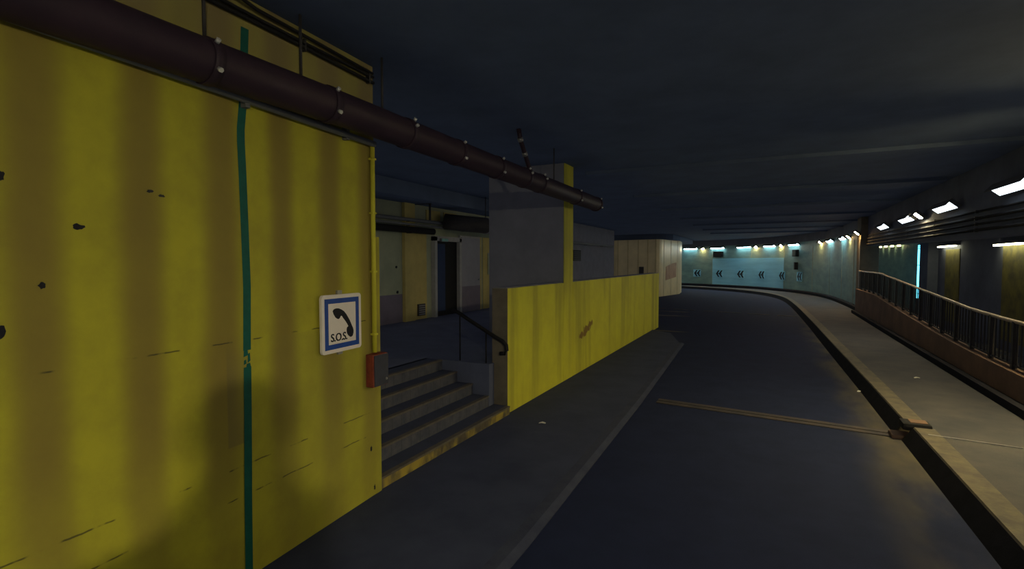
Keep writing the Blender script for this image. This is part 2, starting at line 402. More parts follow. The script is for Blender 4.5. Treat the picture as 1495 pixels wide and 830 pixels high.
# red sided cabinet
t = thing('wall_cabinet', 'small red and grey cabinet hung on the wall corner above the stairs', 'cabinet', (pw(4.08), 0, 0))
MB().box(-0.02, 0.10, 3.985, 4.205, 1.215, 1.55, bev=0.006).build('body', 'red', t)
d = MB().box(0.1, 0.112, 4.0, 4.203, 1.222, 1.543, bev=0.003).build('door', 'dark_enamel', t)
MB().sphere((0.115, 4.17, 1.28), 0.014, 10, 8).build('knob', 'steel', d)

# ------------------------------------------------------------------ SOS sign
S0, S1, Z0, Z1 = 3.330, 3.862, 1.655, 2.196
SW, SH = S1 - S0, Z1 - Z0
sg = thing('sos_sign', 'white square telephone sign with blue border reading S.O.S. on yellow wall', 'sign', (pw(3.6) + 0.05, 3.596, 1.925), math.atan(0.064))
def sp(u, v, h): return (h, (u - 0.5) * SW, (v - 0.5) * SH)
def rrect(a, r, n=6):
    out = []
    for cx, cy, a0 in ((1 - a - r, 1 - a - r, 0), (a + r, 1 - a - r, 90), (a + r, a + r, 180), (1 - a - r, a + r, 270)):
        for i in range(n + 1):
            q = math.radians(a0 + 90 * i / n); out.append((cx + r * math.cos(q), cy + r * math.sin(q)))
    return out
MB().prism(rrect(0.0, 0.06), -0.028, 0.0, sp).build('panel', 'white', sg)
fr = MB(); n = 4
o_, i_ = [(.065, .065), (.935, .065), (.935, .935), (.065, .935)], [(.150, .150), (.850, .150), (.850, .850), (.150, .850)]
for k_ in range(4):
    q = [o_[k_], o_[(k_ + 1) % 4], i_[(k_ + 1) % 4], i_[k_]]
    fr.prism(q, 0.0, 0.002, sp)
fr.build('blue_border', 'blue', sg)
hp = [(190,262),(185,245),(190,234),(200,228),(213,225),(225,226),(242,233),(258,243),(272,260),(285,281),(296,300),(305,320),(312,336),(319,350),(322,366),(321,382),(315,400),(306,407),(297,407),(285,398),(278,386),(275,372),(275,358),(278,347),(287,339),(280,326),(272,313),(262,299),(253,288),(246,276),(240,272),(234,278),(230,288),(222,294),(212,292),(202,284)]
hs = []
for x, y in hp:
    u = (x - 118) / 260; top = 145 - 20 * u; bot = 530 - 60 * u
    hs.append((u, 1 - (y - top) / (bot - top)))
MB().prism(hs[::-1], 0.0, 0.002, sp).build('handset_symbol', 'ink', sg)
cu = bpy.data.curves.new('lettering', 'FONT'); cu.body = 'S.O.S.'; cu.size = 0.098; cu.extrude = 0.001;  cu.align_x = 'LEFT'
cu.space_character = 0.95
to = bpy.data.objects.new('tmp_text', cu); C.objects.link(to)
bpy.context.view_layer.update()
me = bpy.data.meshes.new_from_object(to.evaluated_get(bpy.context.evaluated_depsgraph_get()))
bpy.data.objects.remove(to)
xs = [v.co.x for v in me.vertices]; ys = [v.co.y for v in me.vertices]
kx = 0.40 * SW / (max(xs) - min(xs)); ky = 0.135 * SH / (max(ys) - min(ys))
for v in me.vertices:
    x, y, z = v.co
    v.co = (0.0015 + z, (0.205 - 0.5) * SW + (x - min(xs)) * kx, (0.195 - 0.5) * SH + (y - min(ys)) * ky)
bm_ = bmesh.new(); bm_.from_mesh(me)
g_ = bmesh.ops.duplicate(bm_, geom=bm_.verts[:] + bm_.edges[:] + bm_.faces[:])   # a second, shifted pass makes the strokes bold
bmesh.ops.translate(bm_, vec=(0.0004, 0.0045, 0.0), verts=[e for e in g_['geom'] if isinstance(e, bmesh.types.BMVert)])
g_ = bmesh.ops.duplicate(bm_, geom=bm_.verts[:] + bm_.edges[:] + bm_.faces[:])
bmesh.ops.translate(bm_, vec=(0.0002, 0.0015, 0.002), verts=[e for e in g_['geom'] if isinstance(e, bmesh.types.BMVert)])
bm_.to_mesh(me); bm_.free()
me.materials.clear(); me.materials.append(M['ink'])
lo = bpy.data.objects.new('lettering', me); C.objects.link(lo); lo.parent = sg
bk = MB().box(-0.052, -0.028, -0.03, 0.03, -SH/2 - 0.03, SH/2 + 0.035).build('bracket', 'steel', sg)

# ------------------------------------------------------------------ dark red main pipe with couplings and bolts
PX, PZ, PR = -3.42, 3.80, 0.148
pp = thing('fire_main_pipe', 'thick dark red pipe running along the top of the yellow wall and parapet', 'pipe')
b = MB(); b.tube([(PX, -14, PZ + 0.05), (PX, 3.5, PZ + 0.05), (PX, 7, PZ), (PX, 10.95, PZ - 0.04)], PR, 28)
b.build('pipe_run', 'pipe', pp)
cap = MB().tube([(PX, 10.95, PZ - 0.04), (PX, 11.0, PZ - 0.04), (PX, 11.03, PZ - 0.04)], [PR, PR * 0.9, PR * 0.5], 28).build('end_cap', 'pipe', pp)
def zc(y): return PZ + (0.05 if y < 3.5 else 0.05 * (7 - y) / 3.5 if y < 7 else -0.04 * (y - 7) / 3.95)
for y in (2.22, 3.28, 4.33, 5.30, 6.30, 7.20, 7.78, 9.55, 10.88):
    z = zc(y)
    f = MB().tube([(PX, y - 0.035, z), (PX, y + 0.035, z)], PR + 0.010, 28).build('coupling', 'pipe', pp)
    for ang in ((38, -28) if y not in (4.33, 7.20, 7.78) else (52, 20)):
        q = math.radians(ang)
        p = Vector((PX + (PR + 0.012) * math.cos(q), y + (0.03 if ang > 45 else -0.01), z + (PR + 0.012) * math.sin(q)))
        MB().hexnut(p, (math.cos(q), 0.0, math.sin(q)), 0.017, 0.03).build('bolt', 'zinc', f)
for y in (2.22, 3.02, 4.0, 8.5):
    h = MB().tube([(PX - 0.02, y, zc(y) + PR - 0.01), (PX - 0.02, y, CEIL + 0.01)], 0.012, 8).build('hanger_rod', 'rail', pp)
br = MB().tube([(PX, 7.50, zc(7.5) + 0.10), (PX, 7.42, 3.98), (PX, 7.09, 4.36), (PX, 7.03, CEIL + 0.01)], 0.035, 14).build('branch_pipe', 'pipe', pp)
for (y, z) in ((7.25, 4.17), (7.09, 4.36)):
    t_ = Vector((0, -0.33, 0.38)).normalized()
    MB().tube([Vector((PX, y, z)) - t_ * 0.03, Vector((PX, y, z)) + t_ * 0.03], 0.043, 14).build('collar', 'steel', br)
# slim grey tube under the pipe
t = thing('grey_tube', 'slim grey tube following the underside of the dark red pipe', 'conduit')
MB().tube([(pw(-3) + 0.05, -3, 3.76), (pw(0) + 0.05, 0, 3.75), (pw(4.1) + 0.05, 4.1, 3.70)], 0.03, 12).build('tube', 'grey', t)
for y in (2.6, 3.7):
    MB().box(pw(y), pw(y) + 0.06, y - 0.02, y + 0.02, 3.66, 3.80).build('clip', 'grey', t)
# black cables along the top of the wall
def cable(z0, z1, off, r, label, droop=0.0):
    t = thing('cable', label, 'cable')
    P = []
    for i in range(26):
        y = -3 + 7.12 * i / 25; f = i / 25
        P.append((pw(y) + off, y, z0 + (z1 - z0) * f + droop * math.sin(f * 17)))
    MB().tube(P, r, 8).build('sheath', 'black', t)
    for y in (0.8, 2.0, 3.2, 4.05):
        f = (y + 3) / 7.12
        z = z0 + (z1 - z0) * f
        MB().box(pw(y), pw(y) + off + r, y - 0.01, y + 0.01, z - r - 0.012, z + r + 0.012).build('cleat', 'rail', t)
cable(4.345, 4.33, 0.03, 0.017, 'lower of the three black cables above the dark red pipe', 0.006)
cable(4.40, 4.375, 0.03, 0.014, 'middle of the three black cables above the dark red pipe', -0.006)
t = thing('loose_cable', 'topmost black cable, sagging off the ceiling onto the yellow wall', 'cable')
MB().tube([(pw(1.6) + .22, 1.6, CEIL - .01), (pw(2.2) + .12, 2.2, 4.47), (pw(2.7) + .05, 2.7, 4.43), (pw(3.4) + .04, 3.4, 4.425), (pw(4.1) + .04, 4.1, 4.41)], 0.014, 8).build('sheath', 'black', t)

# ------------------------------------------------------------------ stairs and landing
LZ = 0.85
stair = thing('staircase', 'five dark tiled steps rising through the gap in the yellow wall', 'stairs', (-3.72, 5.7, 0), kind='structure')
stair.location = (0, 0, 0)
for k in range(5):
    x = -3.72 - 0.30 * k; z = 0.17 * (k + 1); y1 = (7.30, 7.14, 7.14, 7.14, 7.14)[k]
    b = MB()
    b.box(-5.25 if k == 4 else x - 0.34, x, 4.2, y1, -0.02, z)
    so = b.build('step', 'tread', stair)
    MB().box(x - 0.005, x + 0.012, 4.216, y1 - 0.001, z - 0.17, z - 0.022).build('riser', 'riser_y' if k == 0 else 'riser', so)
    MB().box(x - 0.05, x + 0.022, 4.216, y1 - 0.001, z - 0.022, z + 0.004, bev=0.004).build('nosing', 'nose', so)
b = MB()
b.box(-9.0, -5.2, 4.1, 20.0, -0.02, LZ)
b.box(-5.2, -4.0, 7.14, 20.0, -0.02, LZ)
struct(b.build('landing', 'landing'), 'dark raised landing floor in the recess behind the parapet', 'landing')
t = thing('stair_handrail', 'curled dark handrail at the right side of the steps beside the parapet end', 'handrail')
MB().tube([(-4.75, 7.22, 1.70), (-4.62, 7.22, 1.65), (-4.4, 7.22, 1.53), (-3.95, 7.22, 1.30), (-3.80, 7.22, 1.235), (-3.73, 7.22, 1.17), (-3.72, 7.22, 1.09), (-3.76, 7.22, 1.035), (-3.84, 7.22, 1.03)], 0.032, 12).build('rail', 'black', t)
for x, z0 in ((-4.6, LZ), (-4.1, LZ)):
    MB().tube([(x, 7.22, LZ - 0.02), (x, 7.22, 1.915 - (x + 5.3) * 0.45)], 0.012, 8).build('post', 'black', t)

# ------------------------------------------------------------------ parapet and pillar
PT = 2.07
def panel_wall(y0, y1, label):
    b = MB().box(-4.03, -3.75, y0, y1, 0.0, PT, bev=0.006)
    return struct(b.build('parapet', 'yellow2'), label, 'parapet')
panel_wall(7.31, 9.83, 'short yellow parapet section between the stairs and the pillar')
panel_wall(10.385, 19.95, 'long yellow parapet section beyond the pillar with a rusty scuff')
for y0, y1, lab in ((7.33, 9.8, 'dark coping on the short parapet section before the pillar'), (10.4, 19.9, 'dark coping on the long parapet section past the pillar')):
    MB().box(-4.05, -3.78, y0, y1, PT - 0.004, PT + 0.018).build('coping', 'fin', bpy.data.objects['parapet' if y0 < 9 else 'parapet.001'])
pil = struct(MB().box(-5.50, -3.76, 9.835, 10.36, 0.0, CEIL + 0.01).build('pillar', 'fin'), 'tall deep pillar with dark side and narrow yellow front rising through the parapet', 'pillar')
MB().box(-3.765, -3.748, 9.835, 10.36, 0.0, CEIL + 0.01).build('painted_front', 'yellow2', pil)

MB().box(-4.031, -3.752, 7.304, 7.314, 0.0, PT).build('bare_end_face', 'bare', bpy.data.objects['parapet'])
# ------------------------------------------------------------------ recess behind
BX = -9.0
wb = struct(MB().box(BX - 0.3, BX, 4.0, 32.6, -0.02, CEIL).build('wall_back', 'alc'), 'dim greenish back wall of the recess behind the stairs', 'wall')
MB().box(BX - .01, BX + 0.012, 8.0, 11.19, LZ, 1.62).build('dado', 'dado', wb)
MB().box(BX - .01, BX + 0.010, 16.6, 32.6, 0.0, CEIL).build('dark_panelling', 'fin', wb)
MB().box(BX - .01, BX + 0.02, 11.68, 12.30, LZ, 3.40).build('yellow_plaster', 'alcy', wb)
MB().box(BX - .01, BX + 0.016, 15.62, 16.5, LZ, 3.35).build('yellow_plaster', 'alcy', wb)
MB().box(BX - .01, BX + 0.022, 15.30, 15.50, LZ, 3.35).build('yellow_plaster', 'alcy', wb)
for y in (12.3, 13.2):
    MB().box(BX - .01, BX + 0.03, y, y + 0.7, 3.72, 4.02).build('yellow_plaster', 'alcy', wb)
struct(MB().box(BX - .01, BX + 0.10, 11.21, 11.66, LZ, 4.12).build('pilaster', 'alcy'), 'flat yellowish pilaster on the back wall left of the doorway', 'pilaster')
struct(MB().box(BX - 0.01, BX + 0.9, 4.0, 20.0, 4.12, CEIL).build('beam', 'ceil'), 'dark downstand beam over the back wall of the recess', 'beam')
for i, (y, z, r) in enumerate(((10.95, 2.36, 0.035), (10.99, 1.68, 0.04))):
    MB().prism([(y + r * math.cos(2*PI*k/9) * (0.8 + .3 * (k % 2)), z + r * math.sin(2*PI*k/9)) for k in range(9)], 0, 0.02, lambda u, v, h: (BX + h, u, v)).build('dark_splat', 'ink', wb)
# door
dr = thing('door_1', 'pale framed doorway in the recess with dark blue interior', 'door', (BX, 13.3, LZ), kind='structure')
b = MB(); b.box(-0.02, 0.14, -0.74, -0.62, 0, 2.40); b.box(-0.02, 0.14, 0.62, 0.74, 0, 2.40); b.box(-0.02, 0.14, -0.74, 0.74, 2.28, 2.42)
b.build('frame', 'frame', dr)
MB().box(0.0, 0.02, -0.62, 0.62, 0, 2.28).build('dark_opening', 'black', dr)
MB().box(0.02, 0.03, -0.55, -0.05, 0.15, 2.2).build('blue_glass', 'dblue', dr)
dr = thing('door_2', 'grey metal door leaf standing right of the dark doorway in the recess', 'door', (BX, 14.65, LZ), kind='structure')
MB().box(0.0, 0.09, -0.63, 0.63, 0, 2.50).build('frame', 'frame', dr)
lf = MB().box(0.09, 0.12, -0.58, 0.58, 0.02, 2.44, bev=0.004).build('leaf', 'leaf', dr)
MB().box(0.118, 0.126, -0.58, 0.58, 0.02, 0.85).build('kick_panel', 'dado', lf)
MB().tube([(0.12, 0.48, 1.05), (0.19, 0.48, 1.05), (0.19, 0.36, 1.05)], 0.014, 8).build('handle', 'steel', lf)
t = thing('notice_panel', 'dull green notice panel on the yellow wall piece behind the parapet end', 'panel', (BX + 0.02, 16.15, 2.5))
MB().box(0, 0.02, -0.22, 0.22, -0.45, 0.3).build('board', 'alc', t)
MB().box(0.018, 0.026, -0.24, 0.24, 0.27, 0.31).build('trim', 'frame', t)
t = thing('vent_grille', 'small dark vent grille low on the yellow plaster left of the doorway', 'vent', (BX + 0.02, 12.0, 1.12))
MB().box(0, 0.05, -0.16, 0.16, -0.17, 0.17).build('box', 'rail', t)
for k in range(5): MB().box(0.05, 0.06, -0.14, 0.14, -0.14 + k * 0.062, -0.115 + k * 0.062).build('slat', 'leaf', t)
t = thing('emergency_light', 'small pale teal emergency light above the recess doorway', 'light', (BX + 0.14, 12.98, 3.16))
MB().box(0, 0.07, -0.18, 0.18, -0.05, 0.05, bev=0.01).build('housing', 'grey', t)
MB().box(0.07, 0.08, -0.16, 0.16, -0.04, 0.04).build('diffuser', 'tealdot', t)
t = thing('wall_louvre', 'black louvre panel high on the dark wall just right of the pillar', 'vent', (BX + 0.02, 25.3, 2.83))
MB().box(0, 0.06, -0.6, 0.6, -0.28, 0.28).build('frame', 'black', t)
for k in range(5): MB().box(0.06, 0.075, -0.56, 0.56, -0.24 + k * 0.1, -0.20 + k * 0.1).build('slat', 'rail', t)
# pipes on the recess wall
for i, (x, z, r, y0, y1, m, lab) in enumerate((
        (-8.86, 3.66, 0.05, 4.3, 19.5, 'grey', 'upper grey pipe along the back wall of the recess'),
        (-8.84, 3.53, 0.035, 4.3, 19.5, 'grey', 'thin middle pipe along the back wall of the recess'),
        (-8.80, 3.38, 0.09, 4.3, 12.4, 'black', 'black lower pipe along the back wall left of the doorway'),
        (-8.88, 3.47, 0.06, 19.6, 32.0, 'grey', 'grey pipe along the dark wall right of the pillar'))):
    t = thing('pipe', lab, 'pipe', (x, 0, z))
    MB().tube([(0, y0, 0), (0, y1, 0)], r, 12).build('pipe_run', m, t)
    y = y0 + 1.0
    while y < y1:
        MB().box(-(abs(x) - 0) * 0 + (BX - x), r, y - 0.03, y + 0.03, -r - 0.01, -r + 0.01).build('bracket', 'rail', t); y += 3.0
t = thing('duct', 'fat dark duct crossing above the door leaf in the recess', 'duct', (-7.9, 0, 3.62))
MB().tube([(-0.9, 13.0, 0.1), (-0.35, 13.2, 0.03), (0, 13.6, 0), (0, 17.5, 0)], 0.24, 20).build('duct_run', 'rail', t)
for y in (13.9, 15.4, 17.2): MB().tube([(0, y - .03, 0), (0, y + .03, 0)], 0.255, 20).build('band', 'leaf', t)
MB().hexnut((0.24, 15.6, 0.08), (1, 0, 0.3), 0.03, 0.04).build('bolt', 'zinc', t)
for y in (13.9, 17.2): MB().tube([(0, y, 0.2), (0, y, 0.9)], 0.014, 8).build('hanger_rod', 'rail', t)
t = thing('cable_bracket', 'dark bent bracket hanging from the recess ceiling above the pilaster', 'bracket', (-8.75, 11.75, 4.15))
MB().tube([(-.25, 0, -.02), (0.35, 0, -.02)], 0.03, 8).build('arm', 'rail', t)
MB().tube([(0.3, 0, -.02), (0.3, 0, -0.5)], 0.03, 8).build('drop', 'rail', t)

# ------------------------------------------------------------------ far left block
fb = struct(MB().box(-9.4, -6.9, 37.6, 37.9, -0.01, 4.15).build('wall_far', 'cream'), 'cream clad wall end facing the viewer where the tunnel narrows again', 'wall')
b = MB()
b.prism([(-10.9, 38.4), (-7.25, 37.55), (-7.05, 37.62), (-6.95, 37.85), (-6.25, 41.6), (-6.45, 44.0), (-9.5, 47.5), (-12.9, 49.5), (-12.9, 40)], -0.01, 4.12, lambda u, v, h: (u, v, h))
bpy.data.objects.remove(fb)
fb = struct(b.build('wall_far', 'cream'), 'cream clad wall block at the left bend past the parapet', 'wall')
struct(MB().box(-12.9, -6.3, 38.6, 49.4, 4.12, CEIL).build('beam', 'ceil'), 'dark beam resting on the cream wall block', 'beam')
def on_front(u):   # u 0..1 along the front face
    return Vector((-10.9 + (3.65) * u, 38.4 - 0.85 * u))
for u in (0.18, 0.40, 0.62, 0.82, 0.98):
    p = on_front(u)
    MB().box(p.x - 0.03, p.x + 0.03, p.y - 0.02, p.y + 0.1, 0, 4.1).build('cover_strip', 'creamd', fb)
for f in (0.12, 0.5, 0.86):
    x = -6.95 + 0.70 * f; y = 37.85 + 3.75 * f
    MB().box(x - 0.08, x + 0.012, y - 0.03, y + 0.03, 0, 4.1).build('cover_strip', 'creamd', fb)
t = thing('pale_pilaster', 'narrow pale green post at the left edge of the cream block', 'post', (-10.75, 38.2, 0))
MB().box(-0.12, 0.12, -0.12, 0.12, 0, 3.9, bev=0.02).build('shaft', 'alc', t)
MB().box(-0.15, 0.15, -0.15, 0.15, 3.86, 3.95, bev=0.01).build('cap', 'alc', t)
t = thing('poster', 'dull red torn poster low on the road side of the cream block', 'poster', (-6.70, 39.55, 0))
bb = MB(); bb.prism([(-0.9, 1.15), (1.2, 1.35), (1.25, 2.45), (0.5, 2.40), (-0.85, 2.15)], 0.0, 0.02, lambda u, v, h: (h + 0.075 + u * 0.1867, u, v))
bb.build('sheet', 'patch', t)
t = thing('call_post', 'small dark post standing before the cream block above the parapet end', 'post', (-8.2, 37.0, 0))
MB().tube([(0, 0, 0), (0, 0, 1.75)], 0.06, 10).build('pole', 'rail', t)
MB().box(-0.16, 0.16, -0.1, 0.1, 1.5, 2.15, bev=0.03).build('head', 'rail', t)

# ------------------------------------------------------------------ right hand side: low wall, railing, opening, beam
def base_z(y): 
    pts = [(9, .74), (11, .74), (13, .77), (14.6, .82), (17.2, .95), (20.4, 1.12), (23, 1.27), (30, 1.30)]
    for (a, za), (b_, zb) in zip(pts, pts[1:]):
        if y <= b_: return za + (zb - za) * (max(y, a) - a) / (b_ - a)
    return pts[-1][1]
def rail_z(y):
    pts = [(9, 1.53), (11.2, 1.52), (13.2, 1.56), (17, 1.77), (22.6, 2.075), (30, 2.09)]
    for (a, za), (b_, zb) in zip(pts, pts[1:]):
        if y <= b_: return za + (zb - za) * (max(y, a) - a) / (b_ - a)
    return pts[-1][1]
YS = [9 + 0.6 * i for i in range(32)]          # 9 .. 27.6
b = MB(); b.strip([[(3.5, y, 0.0), (3.5, y, base_z(y)), (3.78, y, base_z(y)), (3.78, y, 0.0)] for y in YS])
struct(b.build('low_wall', 'plinth'), 'reddish low wall under the railing, rising with the walkway', 'wall')
b = MB(); b.strip([[(3.36, y, 0.1), (3.36, y, 0.33), (3.51, y, 0.33), (3.51, y, 0.1)] for y in YS])  # dark strip built for the shade at the low wall's foot
struct(b.build('kerb', 'kerbface'), 'dark strip standing in for shade at the foot of the low wall', 'kerb')  # shade strip, not a real kerb
gr = thing('guard_railing', 'dark metal railing with worn bright handrail on the low wall', 'railing')
RX = 3.62
MB().tube([(RX, y, rail_z(y)) for y in YS], 0.032, 10).build('handrail', 'handrail', gr)
MB().strip([[(RX - .015, y, base_z(y) + 0.05), (RX - .015, y, base_z(y) + 0.08), (RX + .015, y, base_z(y) + 0.08), (RX + .015, y, base_z(y) + 0.05)] for y in YS]).build('bottom_rail', 'rail', gr)
y = 9.2; i = 0
while y < 27.5:
    MB().box(RX - 0.035, RX + 0.035, y - 0.035, y + 0.035, base_z(y) - 0.02, rail_z(y)).build('post', 'rail', gr); y += 0.98
y = 10.2
nb = 0
while y < 27.4 and nb < 98:
    MB().box(RX - 0.011, RX + 0.011, y - 0.011, y + 0.011, base_z(y) + 0.05, rail_z(y)).build('baluster', 'rail', gr); y += 0.175; nb += 1
# beam above the opening, with stacked cable runs on its face
struct(MB().strip([[(3.88, y, 3.0 + max(0, y - 14) * 0.0155), (3.88, y, CEIL), (4.3, y, CEIL), (4.3, y, 3.0 + max(0, y - 14) * 0.0155)] for y in (9, 14, 18, 23, 28.2)]).build('beam', 'brown'), 'sooty beam over the railing opening that carries the lamps', 'beam')
for i, (z, r, lab) in enumerate(((3.12, 0.03, 'lowest cable conduit on the beam above the railing'), (3.24, 0.022, 'second lowest conduit on the beam above the railing'), (3.36, 0.03, 'third conduit up the beam above the railing'), (3.5, 0.022, 'topmost conduit on the beam just under the lamps'))):
    t = thing('cable_conduit', lab, 'conduit', (3.85, 0, z))
    MB().tube([(0, 9, 0), (0, 27.4, 0.16)], r, 8).build('tube', 'black', t)
    for yc in (11, 14, 17, 20, 23, 26): MB().box(-r * 0.8, 0.04, yc - .02, yc + .02, -r - .008 + (yc - 9) * .0087, r + .012 + (yc - 9) * .0087).build('clip', 'rail', t)
# near solid wall on the right (beside and behind the viewer) and the tiled curved wall ahead
struct(MB().box(3.8, 4.3, -16, 9.0, -0.01, CEIL).build('wall_right', 'brown'), 'sooty right wall before the railing begins', 'wall')
b = MB(); WALL.sweep(b, 44.0, WALL.L[-1], [(0, -0.01), (0, CEIL), (-0.4, CEIL), (-0.4, -0.01)], 0.5)
wc = struct(b.build('wall_curved', 'tealwall'), 'pale green far wall curving left under a row of lamps', 'wall')
b = MB(); WALL.sweep(b, 44.65, WALL.L[-1], [(0.07, 3.97), (0.07, CEIL + 0.01), (-0.02, CEIL + 0.01), (-0.02, 3.97)], 0.5); b.build('shade_band', 'brown', wc)  # dark strip added for the unlit wall above the lamps
b = MB(); WALL.sweep(b, 61.6, 70.1, [(0.025, 0.42), (0.025, 2.82), (-0.02, 2.82), (-0.02, 0.42)], 0.5); b.build('pale_blue_cladding', 'bluepan', wc)
b = MB(); WALL.sweep(b, 44.6, WALL.L[-1], [(0.14, 0.1), (0.14, 0.36), (0.08, 0.42), (-0.02, 0.42), (-0.02, 0.1)], 0.5); b.build('plinth', 'kerbface', wc)
for q in (46.5, 50, 53.6, 57.2, 61.58, 65.8, 70.12, 73.8):
    b = MB(); WALL.sweep(b, q - 0.03, q + 0.03, [(0.012, 0.42), (0.012, 3.6), (-0.02, 3.6), (-0.02, 0.42)], 0.5); b.build('cover_strip', 'alc', wc)
pr_ = struct(MB().box(3.62, 4.32, 27.45, 28.5, -0.01, CEIL, bev=0.02).build('pier', 'bare'), 'brownish pier where the railing meets the curved wall', 'pier')
MB().box(3.60, 3.63, 27.5, 27.62, 0.2, 3.5).build('corner_strip', 'frame', pr_)
# ramp beyond the railing
wr = struct(MB().box(5.95, 6.3, 6, 60, -0.01, CEIL).build('wall_ramp', 'brown'), 'sooty wall beyond the railing with painted lamp lit patches', 'wall')
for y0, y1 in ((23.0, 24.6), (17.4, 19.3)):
    MB().box(5.93, 5.96, y0, y1, 0.3, 2.96).build('glow_patch', 'passy', wr)  # yellow sheet imitating the lamp's glow on the wall
struct(MB().box(4.2, 6.0, 6, 60, 3.45, 3.6).build('soffit', 'ceil'), 'low dark soffit over the passage behind the railing', 'ceiling')
struct(MB().box(5.9, 5.96, 26.9, 44, 0.3, 3.4).build('green_lining', 'tealwall'), 'dark green lining of the passage wall past the cyan light', 'wall')

# ------------------------------------------------------------------ expansion joints
ej = thing('expansion_joint', 'pale double steel expansion joint crossing the carriageway ahead', 'joint')
sk = -0.092
def jp(u, v, h): return (u, 9.30 + sk * (u + 1.43) * 0.98 + v, h)
MB().prism([(-1.75, 0.02), (1.70, 0.02), (1.70, 0.145), (-1.75, 0.145)], -0.01, 0.012, jp).build('rail', 'joint', ej)
MB().prism([(-1.75, -0.145), (1.68, -0.145), (1.68, -0.02), (-1.75, -0.02)], -0.01, 0.012, jp).build('rail', 'joint', ej)
MB().prism([(-1.75, -0.02), (1.68, -0.02), (1.68, 0.02), (-1.75, 0.02)], -0.01, 0.004, jp).build('rubber_seal', 'black', ej)
MB().box(1.60, 1.86, 8.82, 9.10, -0.01, 0.055, bev=0.03).build('end_cover', 'plinth', ej)
wj = thing('kerb_joint_cover', 'dark rounded rubber block on the kerb top at the joint', 'cover', (1.95, 8.92, WZ))
MB().box(-0.24, 0.10, -0.16, 0.14, -0.05, 0.055, bev=0.045).build('block', 'black', wj)
MB().box(-0.14, 0.06, -0.10, 0.08, 0.05, 0.064, bev=0.006).build('pad', 'plinth', wj)
t = thing('walkway_joint', 'thin joint line across the raised walkway from the kerb', 'joint')
MB().prism([(1.93, 8.46), (3.4, 8.30), (3.4, 8.325), (1.93, 8.485)], WZ - .01, WZ + 0.014, lambda u, v, h: (u, v, h)).build('edge_strip', 'steel', t)
MB().prism([(1.93, 8.485), (3.4, 8.325), (3.4, 8.345), (1.93, 8.505)], WZ - .01, WZ + 0.004, lambda u, v, h: (u, v, h)).build('seal', 'black', t)
t = thing('far_expansion_joint', 'broken pale joint line across the far carriageway before the bend', 'joint')
rr = random.Random(3); x = -6.2
while x < 1.2:
    w = 0.2 + rr.random() * 0.9
    y0 = 27.0 - 0.2 * x * 1.2 - .1; dy = -0.235 * w
    MB().prism([(x, y0), (x + w, y0 + dy), (x + w, y0 + dy + 0.14), (x, y0 + 0.14)], -0.005, 0.014, lambda u, v, h: (u, v, h)).build('segment', 'joint', t)
    x += w + 0.08 + rr.random() * 0.5
# worn patches at the lay-by mouth
for i, (x, y, w, d, lab) in enumerate(((-4.6, 24.5, 1.5, 0.35, 'pale worn road patch near the parapet end, longer one'), (-4.2, 26.6, 0.9, 0.25, 'pale worn road patch near the parapet end, shorter far one'), (-3.4, 19.0, 0.9, 0.16, 'faint worn ramp edge at the end of the left pavement'))):
    r2 = random.Random(i + 20); ps = []
    for k in range(18):
        q = 2 * PI * k / 18; ps.append((x + math.cos(q) * w * (0.7 + .3 * r2.random()), y + math.sin(q) * d * (0.5 + .5 * r2.random())))
    t = tag(MB().prism(ps, -0.005, 0.008, lambda u, v, h: (u, v, h)).build('road_patch', 'joint'), lab, 'road patch')

# ------------------------------------------------------------------ lamps
def lamp_proto(name, label, cat, length, width, glow, group, hood=0.14):
    """local: +Y along the wall, +X away from the road; emitting face tilted towards road and ground"""
    r = thing(name, label, cat, (0, 0, 0), 0, group)
    n = Vector((-0.655, 0, -0.755)); u = Vector((0.755, 0, -0.655)); hw = width / 2
    def f(a, c, h): return tuple(u * a + n * h + Vector((0, c, 0)))
    L2 = length / 2
    b = MB()
    b.prism([(-hw - .02, -L2 - .03), (hw + .02, -L2 - .03), (hw + .02, L2 + .03), (-hw - .02, L2 + .03)], -0.09, -0.005, f)
    b.build('housing', 'lampbody', r)
    v = MB(); v.prism([(-hw - .022, -L2 - .03), (-hw - .008, -L2 - .03), (-hw - .008, L2 + .03), (-hw - .022, L2 + .03)], -0.09, hood, f)
    v.build('visor', 'lampbody', r)
    g = MB(); g.prism([(-hw, -L2), (hw, -L2), (hw, L2), (-hw, L2)], -0.004, 0.006, f)
    g.build('diffuser', glow, r)
    a = MB()
    for s in (-0.6, 0.6): a.box(0.03, 0.13, s * L2 - .02, s * L2 + .02, 0.02, 0.06)
    a.build('bracket', 'rail', r)
    return r
GF, GS = 'fluorescent luminaires along the right side', 'sodium floodlights along the right side'
pf2 = lamp_proto('tunnel_luminaire', 'white fluorescent luminaire', 'lamp', 1.5, 0.20, 'fluor_cool', GF, 0.10)
ps2 = lamp_proto('sodium_floodlight', 'small sodium floodlight', 'lamp', 0.30, 0.22, 'sodium_far', GS)
pf = lamp_proto('tunnel_luminaire', 'white fluorescent luminaire', 'lamp', 1.5, 0.20, 'fluor', GF, 0.10)
ps_ = lamp_proto('sodium_floodlight', 'small sodium floodlight', 'lamp', 0.30, 0.22, 'sodium', GS)
def place(proto, first, q, label, group, zz=3.785, push=0.11):
    p, t, nrm = WALL.at(q)
    loc = (p.x + nrm.x * push, p.y + nrm.y * push, zz); rz = math.atan2(t.y, t.x) - PI / 2
    if first:
        proto.location = loc; proto.rotation_euler = (0, 0, rz); proto['label'] = label; return proto
    return dup(proto, loc, rz, label, group)
